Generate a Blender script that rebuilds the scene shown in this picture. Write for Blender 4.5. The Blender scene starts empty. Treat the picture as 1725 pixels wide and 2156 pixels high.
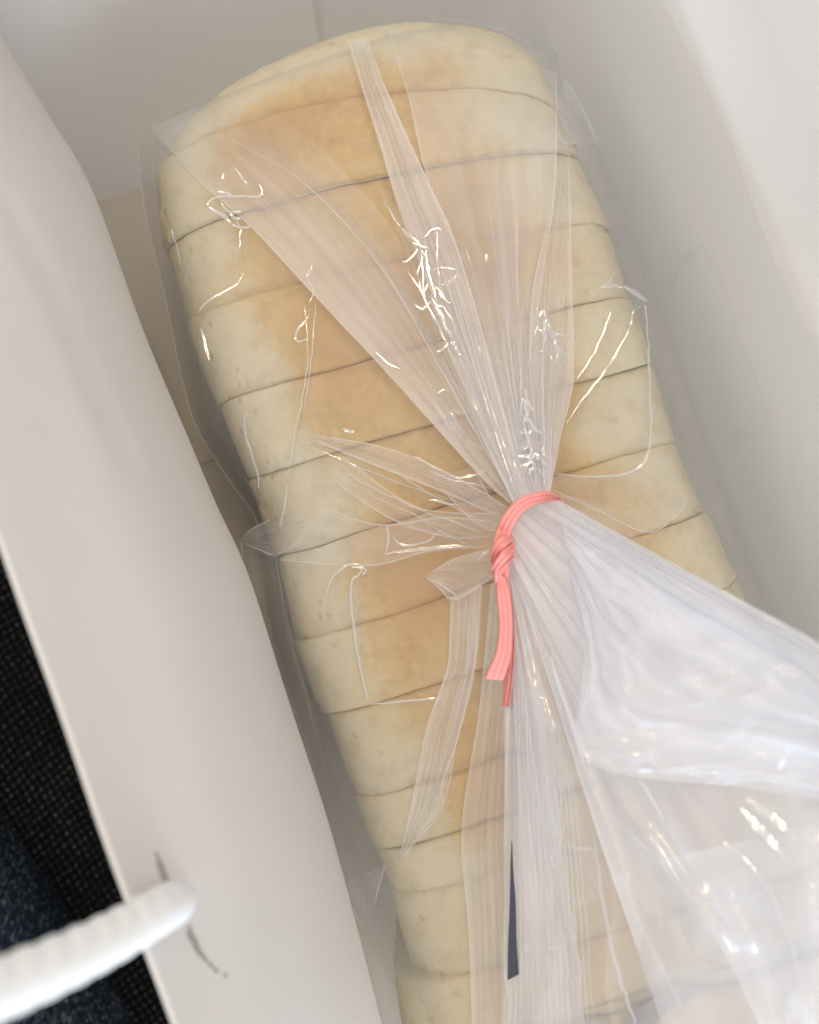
import bpy, math, random
from mathutils import Vector, noise
R = math.radians
random.seed(7)
scene = bpy.context.scene
C = scene.collection

# ---------------------------------------------------------------- camera, light, exposure
CZ = 0.42                      # camera height above the bag's base (metres)
FP = 2190.0                    # focal length in picture units (picture 1725 x 2156)
cam_d = bpy.data.cameras.new("camera")
cam = bpy.data.objects.new("camera", cam_d)
C.objects.link(cam)
cam.location = (0, 0, CZ)
cam_d.sensor_fit = 'HORIZONTAL'
cam_d.sensor_width = 24.0
cam_d.lens = 24.0 * FP / 1725.0
cam_d.clip_start = 0.01
cam_d.clip_end = 50
cam_d.dof.use_dof = True
cam_d.dof.focus_distance = 0.292
cam_d.dof.aperture_fstop = cam_d.lens / 3.0       # 3 mm phone aperture
scene.camera = cam

w = bpy.data.worlds.new("World")
scene.world = w
w.use_nodes = True
bg = w.node_tree.nodes['Background']
bg.inputs[0].default_value = (1.0, 0.98, 0.962, 1)
bg.inputs[1].default_value = 1.08

def lamp(name, kind, loc, target, energy, color, size, size_y=None, shape='DISK'):
    d = bpy.data.lights.new(name, kind)
    d.energy = energy
    d.color = color
    if kind == 'AREA':
        d.shape = shape
        d.size = size
        if size_y: d.size_y = size_y
    o = bpy.data.objects.new(name, d)
    o.location = loc
    o.rotation_euler = (Vector(target) - Vector(loc)).to_track_quat('-Z', 'Y').to_euler()
    C.objects.link(o)
    return o
lamp("warm_lamp", 'AREA', (0.06, 0.34, 1.35), (0, 0.0, 0.1), 3.1, (1.0, 0.72, 0.40), 0.09)  # the room's ceiling lamp
lamp("warm_lamp", 'AREA', (-0.42, 0.55, 1.5), (0, 0.0, 0.1), 2.3, (1.0, 0.72, 0.40), 0.09)  # second warm lamp, unseen, added for more golden glints on the film
lamp("window_light", 'AREA', (0.45, -1.5, 0.74), (0.0, 0, 0.25), 25.0, (0.66, 0.80, 1.0), 1.4, 0.55, 'RECTANGLE')

scene.view_settings.view_transform = 'Standard'
scene.view_settings.look = 'None'
scene.view_settings.exposure = 0.0
scene.view_settings.gamma = 1.0
scene.render.engine = 'CYCLES'
cy = scene.cycles
cy.max_bounces = 12
cy.diffuse_bounces = 5
cy.glossy_bounces = 4
cy.transparent_max_bounces = 40
cy.use_denoising = True
cy.sample_clamp_indirect = 4.0

# ---------------------------------------------------------------- helpers
def P(px, py, z):
    "picture point at height z -> world"
    s = (CZ - z) / FP
    return Vector(((px - 862.5) * s, (1078 - py) * s, z))

def sm(a, b, x):
    if a == b: return 1.0 if x >= a else 0.0
    t = max(0.0, min(1.0, (x - a) / (b - a)))
    return t * t * (3 - 2 * t)

def lerp(a, b, t): return a + (b - a) * t

def poly(pts, t, smooth=True):
    "sample a polyline (tuples) at t in 0..1 by index, Catmull-Rom"
    n = len(pts) - 1
    f = max(0.0, min(1.0, t)) * n
    i = min(int(f), n - 1)
    f -= i
    p1, p2 = pts[i], pts[i + 1]
    if not smooth:
        return tuple(a + (b - a) * f for a, b in zip(p1, p2))
    p0 = pts[i - 1] if i > 0 else tuple(2 * a - b for a, b in zip(p1, p2))
    p3 = pts[i + 2] if i + 2 <= n else tuple(2 * b - a for a, b in zip(p1, p2))
    f2, f3 = f * f, f * f * f
    return tuple(0.5 * ((2 * b) + (-a + c) * f + (2 * a - 5 * b + 4 * c - d) * f2 + (-a + 3 * b - 3 * c + d) * f3)
                 for a, b, c, d in zip(p0, p1, p2, p3))

def link_mesh(name, verts, faces, mat, parent=None, attrs=None, smooth=True, kind=None):
    me = bpy.data.meshes.new(name)
    me.from_pydata([tuple(v) for v in verts], [], faces)
    if attrs:
        for k, vals in attrs.items():
            a = me.attributes.new(k, 'FLOAT', 'POINT')
            a.data.foreach_set('value', vals)
    if smooth:
        me.polygons.foreach_set('use_smooth', [True] * len(me.polygons))
    me.update()
    if mat: me.materials.append(mat)
    o = bpy.data.objects.new(name, me)
    C.objects.link(o)
    if parent: o.parent = parent
    if kind: o['kind'] = kind
    return o

def empty(name, loc, label, cat, group=None):
    o = bpy.data.objects.new(name, None)
    o.location = loc
    o.empty_display_size = 0.02
    C.objects.link(o)
    o['label'] = label; o['category'] = cat
    if group: o['group'] = group
    return o

def reparent(o, par):
    "keep world place under a parent that is only translated"
    o.parent = par
    o.location = Vector(o.location) - par.location

def grid(fn, nu, nv):
    "fn(u,v)->Vector or (Vector, attr)"
    verts, at = [], []
    for j in range(nv + 1):
        for i in range(nu + 1):
            r = fn(i / nu, j / nv)
            if isinstance(r, tuple): verts.append(r[0]); at.append(r[1])
            else: verts.append(r); at.append(0.0)
    faces = []
    W = nu + 1
    for j in range(nv):
        for i in range(nu):
            a = j * W + i
            faces.append((a, a + 1, a + W + 1, a + W))
    return verts, faces, at

def tube(path, rad, n=6, taper=True):
    "verts, faces of a tube along world points"
    verts, faces = [], []
    m = len(path)
    for k, p in enumerate(path):
        a = path[max(0, k - 1)]; b = path[min(m - 1, k + 1)]
        d = (b - a)
        if d.length < 1e-9: d = Vector((1, 0, 0))
        d.normalize()
        s = d.cross(Vector((0, 0, 1)))
        if s.length < 1e-4: s = Vector((1, 0, 0))
        s.normalize()
        t = s.cross(d)
        r = rad(k / (m - 1)) if callable(rad) else rad
        if taper: r *= 0.15 + 0.85 * math.sin(math.pi * min(1, max(0, (k + .3) / (m - .4)))) ** 0.5
        for q in range(n):
            an = 2 * math.pi * q / n
            verts.append(p + s * (math.cos(an) * r * 2.9) + t * (math.sin(an) * r * .5))
    for k in range(m - 1):
        for q in range(n):
            a = k * n + q; b = k * n + (q + 1) % n
            faces.append((a, b, b + n, a + n))
    faces.append(tuple(range(n - 1, -1, -1)))
    faces.append(tuple(range((m - 1) * n, m * n)))
    return verts, faces

class MB:
    def __init__(s): s.v = []; s.f = []; s.a = []
    def add(s, v, f, a=0.0):
        o = len(s.v)
        s.v += list(v)
        s.f += [tuple(i + o for i in q) for q in f]
        s.a += (list(a) if isinstance(a, (list, tuple)) else [a] * len(v))

# ---------------------------------------------------------------- materials
def mat_new(name):
    m = bpy.data.materials.new(name)
    m.use_nodes = True
    nt = m.node_tree
    for n in list(nt.nodes): nt.nodes.remove(n)
    return m, nt, nt.nodes.new('ShaderNodeOutputMaterial')
def N(nt, t, **k):
    n = nt.nodes.new(t)
    for a, b in k.items():
        if a.startswith('i_'): n.inputs[int(a[2:])].default_value = b
        else: setattr(n, a, b)
    return n
def L(nt, a, b): nt.links.new(a, b)
def noise_tex(nt, vec, scale, detail=4, rough=.55, dist=0.0):
    n = N(nt, 'ShaderNodeTexNoise')
    n.inputs['Scale'].default_value = scale
    n.inputs['Detail'].default_value = detail
    n.inputs['Roughness'].default_value = rough
    n.inputs['Distortion'].default_value = dist
    if vec: L(nt, vec, n.inputs['Vector'])
    return n
def ramp(nt, fac, stops):
    r = N(nt, 'ShaderNodeValToRGB')
    e = r.color_ramp.elements
    while len(e) < len(stops): e.new(0.5)
    for q, (p, c) in zip(e, stops):
        q.position = p
        q.color = (*c, 1) if len(c) == 3 else c
    L(nt, fac, r.inputs[0])
    return r
def mixc(nt, fac, a, b, bt='MIX'):
    m = N(nt, 'ShaderNodeMix', data_type='RGBA', blend_type=bt)
    for s, v in ((0, fac), (6, a), (7, b)):
        if hasattr(v, 'links'): L(nt, v, m.inputs[s])
        else: m.inputs[s].default_value = v if s == 0 else (*v, 1)
    return m.outputs[2]
def math_n(nt, op, a, b=None, clamp=False):
    m = N(nt, 'ShaderNodeMath', operation=op, use_clamp=clamp)
    for i, v in enumerate((a, b)):
        if v is None: continue
        if hasattr(v, 'links'): L(nt, v, m.inputs[i])
        else: m.inputs[i].default_value = v
    return m.outputs[0]
def bump(nt, h, strength, dist, normal=None):
    b = N(nt, 'ShaderNodeBump')
    b.inputs['Strength'].default_value = strength
    b.inputs['Distance'].default_value = dist
    L(nt, h, b.inputs['Height'])
    if normal: L(nt, normal, b.inputs['Normal'])
    return b.outputs[0]

def paper_mat():
    m, nt, out = mat_new("white_paper")
    tc = N(nt, 'ShaderNodeTexCoord').outputs['Object']
    b = N(nt, 'ShaderNodeBsdfPrincipled')
    n1 = noise_tex(nt, tc, 22, 3)
    n2 = noise_tex(nt, tc, 1800, 3)
    col = mixc(nt, n1.outputs[0], (0.86, 0.835, 0.815), (0.89, 0.87, 0.855))
    L(nt, col, b.inputs['Base Color'])
    b.inputs['Roughness'].default_value = 0.55
    b.inputs['Specular IOR Level'].default_value = 0.35
    nn = bump(nt, n1.outputs[0], 0.35, 0.004)
    L(nt, bump(nt, n2.outputs[0], 0.15, 0.0002, nn), b.inputs['Normal'])
    tl = N(nt, 'ShaderNodeBsdfTranslucent'); tl.inputs[0].default_value = (0.92, 0.895, 0.865, 1)
    mx = N(nt, 'ShaderNodeMixShader'); mx.inputs[0].default_value = 0.42
    L(nt, b.outputs[0], mx.inputs[1]); L(nt, tl.outputs[0], mx.inputs[2])
    L(nt, mx.outputs[0], out.inputs[0])
    return m

def bread_mat():
    m, nt, out = mat_new("bread_crust")
    tc = N(nt, 'ShaderNodeTexCoord').outputs['Object']
    at = N(nt, 'ShaderNodeAttribute', attribute_name='brown').outputs['Fac']
    n1 = noise_tex(nt, tc, 55, 5, .6, .4)
    n2 = noise_tex(nt, tc, 420, 4, .65)
    n3 = noise_tex(nt, tc, 150, 3, .6)
    f = math_n(nt, 'ADD', at, math_n(nt, 'MULTIPLY', math_n(nt, 'SUBTRACT', n1.outputs[0], .5), .8))
    f = math_n(nt, 'ADD', f, math_n(nt, 'MULTIPLY', math_n(nt, 'SUBTRACT', n2.outputs[0], .5), .42))
    r = ramp(nt, f, [(0.0, (0.59, 0.55, 0.415)), (0.30, (0.585, 0.515, 0.345)), (0.58, (0.565, 0.42, 0.215)), (0.80, (0.54, 0.375, 0.16)), (1.0, (0.49, 0.315, 0.13))])
    # mottling of the crust and small blister marks
    sp = ramp(nt, n3.outputs[0], [(0.28, (0.88, 0.855, 0.80)), (0.48, (1, 1, 1)), (0.75, (1.05, 1.05, 1.03))])
    col = mixc(nt, 1.0, r.outputs[0], sp.outputs[0], 'MULTIPLY')
    vor = N(nt, 'ShaderNodeTexVoronoi'); vor.inputs['Scale'].default_value = 42; L(nt, tc, vor.inputs['Vector'])
    pk = N(nt, 'ShaderNodeSeparateColor'); L(nt, vor.outputs['Color'], pk.inputs[0])
    pm = math_n(nt, 'MULTIPLY', math_n(nt, 'LESS_THAN', vor.outputs['Distance'], .055), math_n(nt, 'GREATER_THAN', pk.outputs[0], .78))
    pm = math_n(nt, 'MULTIPLY', pm, .38)
    col = mixc(nt, pm, col, (0.40, 0.28, 0.13))
    v2 = N(nt, 'ShaderNodeTexVoronoi'); v2.inputs['Scale'].default_value = 230; L(nt, tc, v2.inputs['Vector'])
    pk2 = N(nt, 'ShaderNodeSeparateColor'); L(nt, v2.outputs['Color'], pk2.inputs[0])
    pit = math_n(nt, 'MULTIPLY', math_n(nt, 'SUBTRACT', .32, v2.outputs['Distance'], True), math_n(nt, 'GREATER_THAN', math_n(nt, 'ADD', pk2.outputs[1], math_n(nt, 'MULTIPLY', n1.outputs[0], .6)), 1.12))
    pit = math_n(nt, 'MULTIPLY', pit, 3.0, True)
    col = mixc(nt, math_n(nt, 'MULTIPLY', pit, .30), col, (0.42, 0.33, 0.19))
    b = N(nt, 'ShaderNodeBsdfPrincipled')
    L(nt, col, b.inputs['Base Color'])
    b.inputs['Roughness'].default_value = 0.75
    b.inputs['Specular IOR Level'].default_value = 0.25
    nn = bump(nt, n1.outputs[0], 0.3, 0.0012)
    nn = bump(nt, n2.outputs[0], 0.8, 0.0005, nn)
    pn = N(nt, 'ShaderNodeBump', invert=True); pn.inputs['Strength'].default_value = .8; pn.inputs['Distance'].default_value = .0006
    L(nt, pit, pn.inputs['Height']); L(nt, nn, pn.inputs['Normal'])
    L(nt, pn.outputs[0], b.inputs['Normal'])
    L(nt, b.outputs[0], out.inputs[0])
    return m

def film_mat(name, rough=0.09, bumpk=1.0, gl=1.0, tint=(0.93, 0.93, 0.97), bscale=1.0):
    m, nt, out = mat_new(name)
    tc = N(nt, 'ShaderNodeTexCoord').outputs['Object']
    hz = N(nt, 'ShaderNodeAttribute', attribute_name='haze').outputs['Fac']
    n1 = noise_tex(nt, tc, 70 * bscale, 3, .5, 1.2)
    n2 = noise_tex(nt, tc, 26 * bscale, 2, .5, .6)
    ridge = math_n(nt, 'ABSOLUTE', math_n(nt, 'SUBTRACT', n1.outputs[0], .5))
    nn = bump(nt, n2.outputs[0], 0.5 * bumpk, 0.006)
    nn = bump(nt, ridge, 0.45 * bumpk, 0.003, nn)
    tr = N(nt, 'ShaderNodeBsdfTransparent'); tr.inputs[0].default_value = (0.985, 0.985, 0.985, 1)
    df = N(nt, 'ShaderNodeBsdfDiffuse'); df.inputs[0].default_value = (*tint, 1)
    tl = N(nt, 'ShaderNodeBsdfTranslucent'); tl.inputs[0].default_value = (*tint, 1)
    md = N(nt, 'ShaderNodeMixShader'); md.inputs[0].default_value = 0.35
    L(nt, df.outputs[0], md.inputs[1]); L(nt, tl.outputs[0], md.inputs[2])
    # film haze varies a little over the sheet
    hz2 = math_n(nt, 'MULTIPLY', hz, math_n(nt, 'ADD', math_n(nt, 'MULTIPLY', n2.outputs[0], .8), .6), clamp=True)
    m1 = N(nt, 'ShaderNodeMixShader')
    L(nt, hz2, m1.inputs[0]); L(nt, tr.outputs[0], m1.inputs[1]); L(nt, md.outputs[0], m1.inputs[2])
    g = N(nt, 'ShaderNodeBsdfGlossy'); g.inputs['Roughness'].default_value = rough
    L(nt, nn, g.inputs['Normal'])
    fr = N(nt, 'ShaderNodeLayerWeight'); fr.inputs[0].default_value = 0.5
    L(nt, nn, fr.inputs['Normal'])
    sch = math_n(nt, 'POWER', fr.outputs['Facing'], 4.0)
    ff = math_n(nt, 'ADD', math_n(nt, 'MULTIPLY', sch, 0.45), 0.055 * gl)
    m2 = N(nt, 'ShaderNodeMixShader')
    L(nt, ff, m2.inputs[0]); L(nt, m1.outputs[0], m2.inputs[1]); L(nt, g.outputs[0], m2.inputs[2])
    L(nt, m2.outputs[0], out.inputs[0])
    return m

def plain(name, col, rough=.5, spec=.5, nscale=None, nstr=.2, ndist=.0005, var=0.0):
    m, nt, out = mat_new(name)
    b = N(nt, 'ShaderNodeBsdfPrincipled')
    b.inputs['Base Color'].default_value = (*col, 1)
    b.inputs['Roughness'].default_value = rough
    b.inputs['Specular IOR Level'].default_value = spec
    if nscale:
        tc = N(nt, 'ShaderNodeTexCoord').outputs['Object']
        n = noise_tex(nt, tc, nscale, 4)
        L(nt, bump(nt, n.outputs[0], nstr, ndist), b.inputs['Normal'])
        if var:
            L(nt, mixc(nt, n.outputs[0], tuple(c * (1 - var) for c in col), tuple(min(1, c * (1 + var)) for c in col)), b.inputs['Base Color'])
    L(nt, b.outputs[0], out.inputs[0])
    return m

def seat_mat():
    m, nt, out = mat_new("black_mesh_cloth")
    tc = N(nt, 'ShaderNodeTexCoord').outputs['Object']
    mp = N(nt, 'ShaderNodeMapping'); mp.inputs['Rotation'].default_value = (0, 0, R(12))
    L(nt, tc, mp.inputs['Vector'])
    nz = noise_tex(nt, tc, 420, 3)
    wb = noise_tex(nt, tc, 60, 3)
    big = noise_tex(nt, tc, 14, 2)
    sx = N(nt, 'ShaderNodeSeparateXYZ'); vd = N(nt, 'ShaderNodeVectorMath', operation='MULTIPLY_ADD'); L(nt, wb.outputs['Color'], vd.inputs[0]); vd.inputs[1].default_value = (.004, .004, 0); L(nt, mp.outputs[0], vd.inputs[2])
    L(nt, vd.outputs[0], sx.inputs[0])
    def wv(o, k): return math_n(nt, 'SINE', math_n(nt, 'MULTIPLY', o, k))
    prod = math_n(nt, 'MULTIPLY', wv(sx.outputs[0], 1500), wv(sx.outputs[1], 1300))
    d = math_n(nt, 'ADD', math_n(nt, 'MULTIPLY', prod, .34), math_n(nt, 'ADD', math_n(nt, 'MULTIPLY', nz.outputs[0], .75), math_n(nt, 'MULTIPLY', math_n(nt, 'SUBTRACT', big.outputs[0], .5), .3)))
    r = ramp(nt, d, [(0.30, (0.0025, 0.0025, 0.0025)), (0.62, (0.010, 0.010, 0.010)), (0.84, (0.05, 0.047, 0.044))])
    b = N(nt, 'ShaderNodeBsdfPrincipled')
    L(nt, r.outputs[0], b.inputs['Base Color'])
    b.inputs['Roughness'].default_value = 0.95
    b.inputs['Specular IOR Level'].default_value = 0.03
    L(nt, bump(nt, d, .6, .001), b.inputs['Normal'])
    L(nt, b.outputs[0], out.inputs[0])
    return m

def denim_mat():
    m, nt, out = mat_new("dark_denim")
    tc = N(nt, 'ShaderNodeTexCoord').outputs['Object']
    mp = N(nt, 'ShaderNodeMapping'); mp.inputs['Rotation'].default_value = (0, 0, R(-14))
    mp.inputs['Scale'].default_value = (900, 260, 500)
    L(nt, tc, mp.inputs['Vector'])
    n = noise_tex(nt, mp.outputs[0], 1, 3, .6)
    n2 = noise_tex(nt, tc, 30, 3)
    f = math_n(nt, 'ADD', math_n(nt, 'MULTIPLY', n.outputs[0], .8), math_n(nt, 'MULTIPLY', n2.outputs[0], .2))
    r = ramp(nt, f, [(0.36, (0.003, 0.004, 0.007)), (0.53, (0.012, 0.017, 0.026)), (0.68, (0.10, 0.12, 0.145))])
    b = N(nt, 'ShaderNodeBsdfPrincipled')
    L(nt, r.outputs[0], b.inputs['Base Color'])
    b.inputs['Roughness'].default_value = 0.9
    b.inputs['Specular IOR Level'].default_value = 0.08
    L(nt, bump(nt, n.outputs[0], .5, .0005), b.inputs['Normal'])
    L(nt, b.outputs[0], out.inputs[0])
    return m

M_paper = paper_mat()
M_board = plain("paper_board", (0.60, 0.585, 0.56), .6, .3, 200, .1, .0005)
M_bread = bread_mat()
M_film = film_mat("clear_film", 0.30, 0.06, 0.16)
M_fold = film_mat("clear_film_folded", 0.30, 0.06, 0.2)
M_pleat = film_mat("clear_film_pleated", 0.12, 0.05, 0.8)
M_flare = film_mat("clear_film_gathered", 0.16, 0.8, 0.9, (0.90, 0.93, 1.0), 0.6)
M_crease = film_mat("clear_film_crease", 0.08, 0.0, 3.6)
M_tie = plain("pink_vinyl", (0.86, 0.33, 0.31), .42, .5, 900, .12, .0002, .05)
M_rope = plain("white_cord", (0.76, 0.77, 0.77), .8, .2, 700, .4, .0006)
M_print = plain("navy_print", (0.035, 0.04, 0.062), .35, .5)
M_grey = plain("grey_stripe", (0.24, 0.23, 0.22), .4, .4, 120, .1, .0003, .5)
M_seat = seat_mat()
M_denim = denim_mat()

# ================================================================= SETTING: seat
vs, fs, _ = grid(lambda u, v: Vector((-1.2 + 2.4 * u, -1.2 + 2.4 * v, -0.03 + .004 * noise.noise(Vector((u * 9, v * 9, 0))))), 60, 60)
link_mesh("seat", vs, fs, M_seat, kind='structure')

# ================================================================= PAPER BAG
bag = empty("paper_bag", (0, 0, 0), "open white paper carrier bag holding the wrapped bread", "paper bag")
A_ = [(-1050, -1500), (-440, -80), (-390, 70), (-310, 260), (-250, 420), (-140, 720), (-50, 970), (0, 1110), (60, 1280), (140, 1500), (240, 1790), (365, 2125), (440, 2330), (590, 2740)]
B_ = [(-330, -470), (-110, -110), (0, 72), (100, 238), (192, 395), (300, 690), (400, 930), (455, 1060), (525, 1215), (600, 1450), (700, 1760), (800, 2140), (850, 2340), (965, 2760)]
RIMZ = 0.252
def groove(px, py, line, wid, dep):
    best = 1e9
    for (ax, ay), (bx, by) in zip(line[:-1], line[1:]):
        dx, dy = bx - ax, by - ay
        t = max(0, min(1, ((px - ax) * dx + (py - ay) * dy) / (dx * dx + dy * dy)))
        best = min(best, math.hypot(px - ax - t * dx, py - ay - t * dy))
    return dep * math.exp(-(best / wid) ** 2)
def side_near(u, v):
    "u across rim->overhang->base, v along"
    a = poly(A_, v); b = poly(B_, v)
    if u < 0.62:
        t = u / 0.62
        z = RIMZ - 0.088 * t - 0.024 * t ** 5
        z += (0.004 * math.sin(t * math.pi) + 0.0010 * math.sin(t * 9 + v * 5) * t * (1 - t) * 3) * (1 - t ** 3)
        k = 1 - (1 - t) ** 1.22
        px, py = lerp(a[0], b[0], k), lerp(a[1], b[1], k)
        z += 0.0018 * noise.noise(Vector((v * 4, t * 3, 1.0))) * (1 - t ** 4)
        z += groove(px, py, [(10, 420), (110, 600), (180, 760), (270, 980)], 30, -.0018)
        return P(px, py, z)
    # curl over the overhang and back out down to the base
    t = (u - 0.62) / 0.38
    q0 = P(b[0], b[1], 0.140)
    q1 = P(b[0], b[1], 0.134)
    d = (P(b[0], b[1], .14) - P(a[0], a[1], .14)).normalized()
    q2 = q1 - d * 0.004 + Vector((0, 0, -0.015))
    q3 = q1 - d * 0.066 + Vector((0, 0, -0.140))
    if t < .35: return q0.lerp(q1, sm(0, .35, t))
    if t < .6: return q1.lerp(q2, (t - .35) / .25)
    return q2.lerp(q3, (t - .6) / .4)
vs, fs, _ = grid(side_near, 220, 420)
def in_slit(f):
    p = sum((vs[i] for i in f), Vector()) / len(f)
    if p.z < .2: return False
    k = FP / (CZ - p.z); x, y = p.x * k + 862.5, 1078 - p.y * k
    return (groove(x, y, [(330, 1800), (345, 1840), (360, 1880)], 7 * sm(1755, 1850, y) + 1, 1) > .37 or
            groove(x, y, [(398, 1960), (418, 2005), (450, 2040), (490, 2062)], 7 * (1 - sm(1960, 2085, y)) + 1, 1) > .37)
fs = [f for f in fs if not in_slit(f)]
link_mesh("side_panel", vs, fs, M_paper, bag)
# outer leaf of the same side, from the rim down to the seat
def outer(u, v):
    a = poly(A_, v); b = poly(B_, v)
    p = P(a[0], a[1], RIMZ)
    d = (P(b[0], b[1], .2) - P(a[0], a[1], .2)).normalized()
    if u < .12:
        an = u / .12 * math.pi
        return p - d * (0.0006 * (1 - math.cos(an))) + Vector((0, 0, .0009 * math.sin(an)))
    return p - d * (0.0012 + 0.066 * ((u - .12) / .88) ** 1.25) + Vector((0, 0, -(u - .12) / .88 * (RIMZ + .02)))
vs, fs, _ = grid(outer, 24, 120)
link_mesh("outer_panel", vs, fs, M_board, bag)

# far side wall (to the right in the photo)
RB = [(1035, 150), (1138, 400), (1262, 700), (1408, 1080), (1560, 1480), (1715, 1900), (1840, 2250), (1970, 2620)]
SEAM = [(1410, 610), (1432, 560), (1470, 515), (1505, 550), (1545, 690), (1585, 790), (1616, 878), (1600, 905), (1545, 925)]
def side_far(u, v):
    v = v * 1.03 - .03
    b = poly(RB, v) if v > 0 else (RB[0][0] + v * 800, RB[0][1] + v * 1900)
    v = max(v, 0.0)
    p = P(b[0], b[1], 0.0)
    b2 = poly(RB, min(1, v + .01)); b1 = poly(RB, max(0, v - .01))
    tv = (P(*b2, 0) - P(*b1, 0)).normalized()
    out = Vector((-tv.y, tv.x, 0))
    if out.x < 0: out = -out
    z = u * 0.275
    zc = 0.118 + .012 * math.sin(v * 7)
    off = 0.010 * sm(0, .05, z) + 0.05 * z
    if z > zc: off += (z - zc) * (-0.10)
    off += 0.003 * noise.noise(Vector((v * 5, z * 18, 3.0)))
    q = p + out * off
    q.z = z
    s = FP / (CZ - z)
    px, py = q.x * s + 862.5, 1078 - q.y * s
    q += out * groove(px, py, SEAM, 5, .0010)
    # vertical fold running up the panel
    s1 = (px - 1478) - (py - 90) * (250 / 560) - 12 * math.sin(py * .009)
    s2 = (px - 1545) - (py - 0) * (200 / 470)
    q -= out * (0.0120 * sm(-3, 85, s1))
    q += out * (0.0110 * sm(0, 60, s2))
    return q
vs, fs, _ = grid(side_far, 170, 260)
link_mesh("side_panel", vs, fs, M_paper, bag)

# end wall with its gusset fold
corner = P(1035, 150, 0)
lc = P(-10, 505, 0) + Vector((-0.05, -.014, 0))
def end_wall(u, v):
    u *= 1.14
    p = lc.lerp(corner, u)
    out = Vector((-(corner - lc).y, (corner - lc).x, 0)).normalized()
    z = v * 0.262
    fold = 0.745
    s = max(0, 1 - abs(u - fold) / (fold if u < fold else 1.14 - fold))
    off = 0.22 * z + 0.008 * sm(0, .06, z) * s
    off += 0.0028 * math.exp(-((u - fold) / .004) ** 2)
    off += 0.003 * noise.noise(Vector((u * 4, z * 15, 7.0)))
    q = p + out * off + Vector((0.09 * z * u, 0, 0))
    q.z = z
    return q
vs, fs, _ = grid(end_wall, 200, 60)
link_mesh("end_panel", vs, fs, M_paper, bag)
# near end wall (below the frame)
nl = P(430, 2330, 0) + Vector((0, -0.03, 0)); nr = P(1990, 2620, 0)
def end_near(u, v):
    q = side_near(1, 1).lerp(Vector((nr.x, nr.y, 0)), u)
    q += Vector((0, -.02 * v, 0)); q.z = v * .24
    return q
vs, fs, _ = grid(end_near, 20, 10)
link_mesh("end_panel", vs, fs, M_paper, bag)
# base with its folded flaps
def base(u, v):
    lft = side_near(1, v)
    rb = poly(RB, v); rgt = P(rb[0], rb[1], 0)
    q = lft.lerp(rgt + Vector((.012, .012 * (1 - v), 0)), u)
    return Vector((q.x, q.y, 0.0))
vs, fs, _ = grid(base, 30, 60)
link_mesh("base_panel", vs, fs, M_board, bag)
# glued base flap: a second leaf whose edge shows beside the loaf
f0, f1 = P(150, 1061, 0), P(1400, 670, 0)
fd = (P(850, 2300, 0) - P(560, 1000, 0)).normalized() * .25
def flap_leaf(u, v):
    p = f0.lerp(f1, u)
    if v < .08: return p + fd * (v * .004) + Vector((0, 0, .0001 + .0011 * math.sin(v / .08 * 1.57)))
    return p + fd * ((v - .08) / .92) + Vector((0, 0, .0012))
vs, fs, _ = grid(flap_leaf, 40, 50)
link_mesh("base_flap", vs, fs, M_board, bag)

# rope handle: three-strand twisted cord through the rim
rp = [P(374, 1898, .195), P(373, 1898, .226), P(360, 1904, .246), P(318, 1928, .259), P(230, 1978, .272), P(110, 2036, .286), P(-40, 2098, .300), P(-220, 2170, .314), P(-420, 2260, .320)]
cp = [tuple(p) for p in rp]
vs, fs, NR = [], [], 36
steps = 260
for k in range(steps + 1):
    t = k / steps
    p = Vector(poly(cp, t)); q = Vector(poly(cp, min(1, t + .004))); q0 = Vector(poly(cp, max(0, t - .004)))
    d = (q - q0).normalized(); s = d.cross(Vector((0, 0, 1))).normalized(); tt = s.cross(d)
    L_ = t * 0.17
    for a in range(NR):
        an = 2 * math.pi * a / NR
        r = 0.0036 * (0.94 + 0.09 * abs(math.cos(1.5 * (an - L_ * 230))))
        vs.append(p + s * math.cos(an) * r + tt * math.sin(an) * r)
    if k:
        for a in range(NR):
            x = (k - 1) * NR + a; y = (k - 1) * NR + (a + 1) % NR
            fs.append((x, y, y + NR, x + NR))
fs.append(tuple(range(NR))); fs.append(tuple(range(steps * NR, steps * NR + NR)))
link_mesh("rope_handle", vs, fs, M_rope, bag)

# ================================================================= BREAD SLICES
ZE = 0.103       # height of the loaf's widest outline
J = [ # left end, right end (picture), bow (picture units, towards the heel)
    ((380, 212), (1166, 56), 104),
    ((322, 348), (1186, 205), 60),
    ((340, 508), (1225, 300), 22),
    ((388, 668), (1290, 452), 8),
    ((455, 850), (1332, 610), 0),
    ((520, 1012), (1376, 752), 2),
    ((572, 1182), (1428, 920), 3),
    ((615, 1367), (1492, 1072), 2),
    ((672, 1522), (1560, 1216), 0),
    ((742, 1706), (1622, 1380), 0),
    ((777, 1815), (1660, 1490), 0),
    ((812, 1906), (1704, 1592), 0),
    ((862, 2094), (1772, 1792), -6),
    ((880, 2262), (1840, 1965), 0),
]
adj = [(0, 0), (0, 0), (6, 4), (-4, -10), (4, 5), (-3, 8), (5, -4), (-8, 0), (4, 6), (-2, 0), (5, -4), (-2, 2), (-34, 10)]
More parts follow.
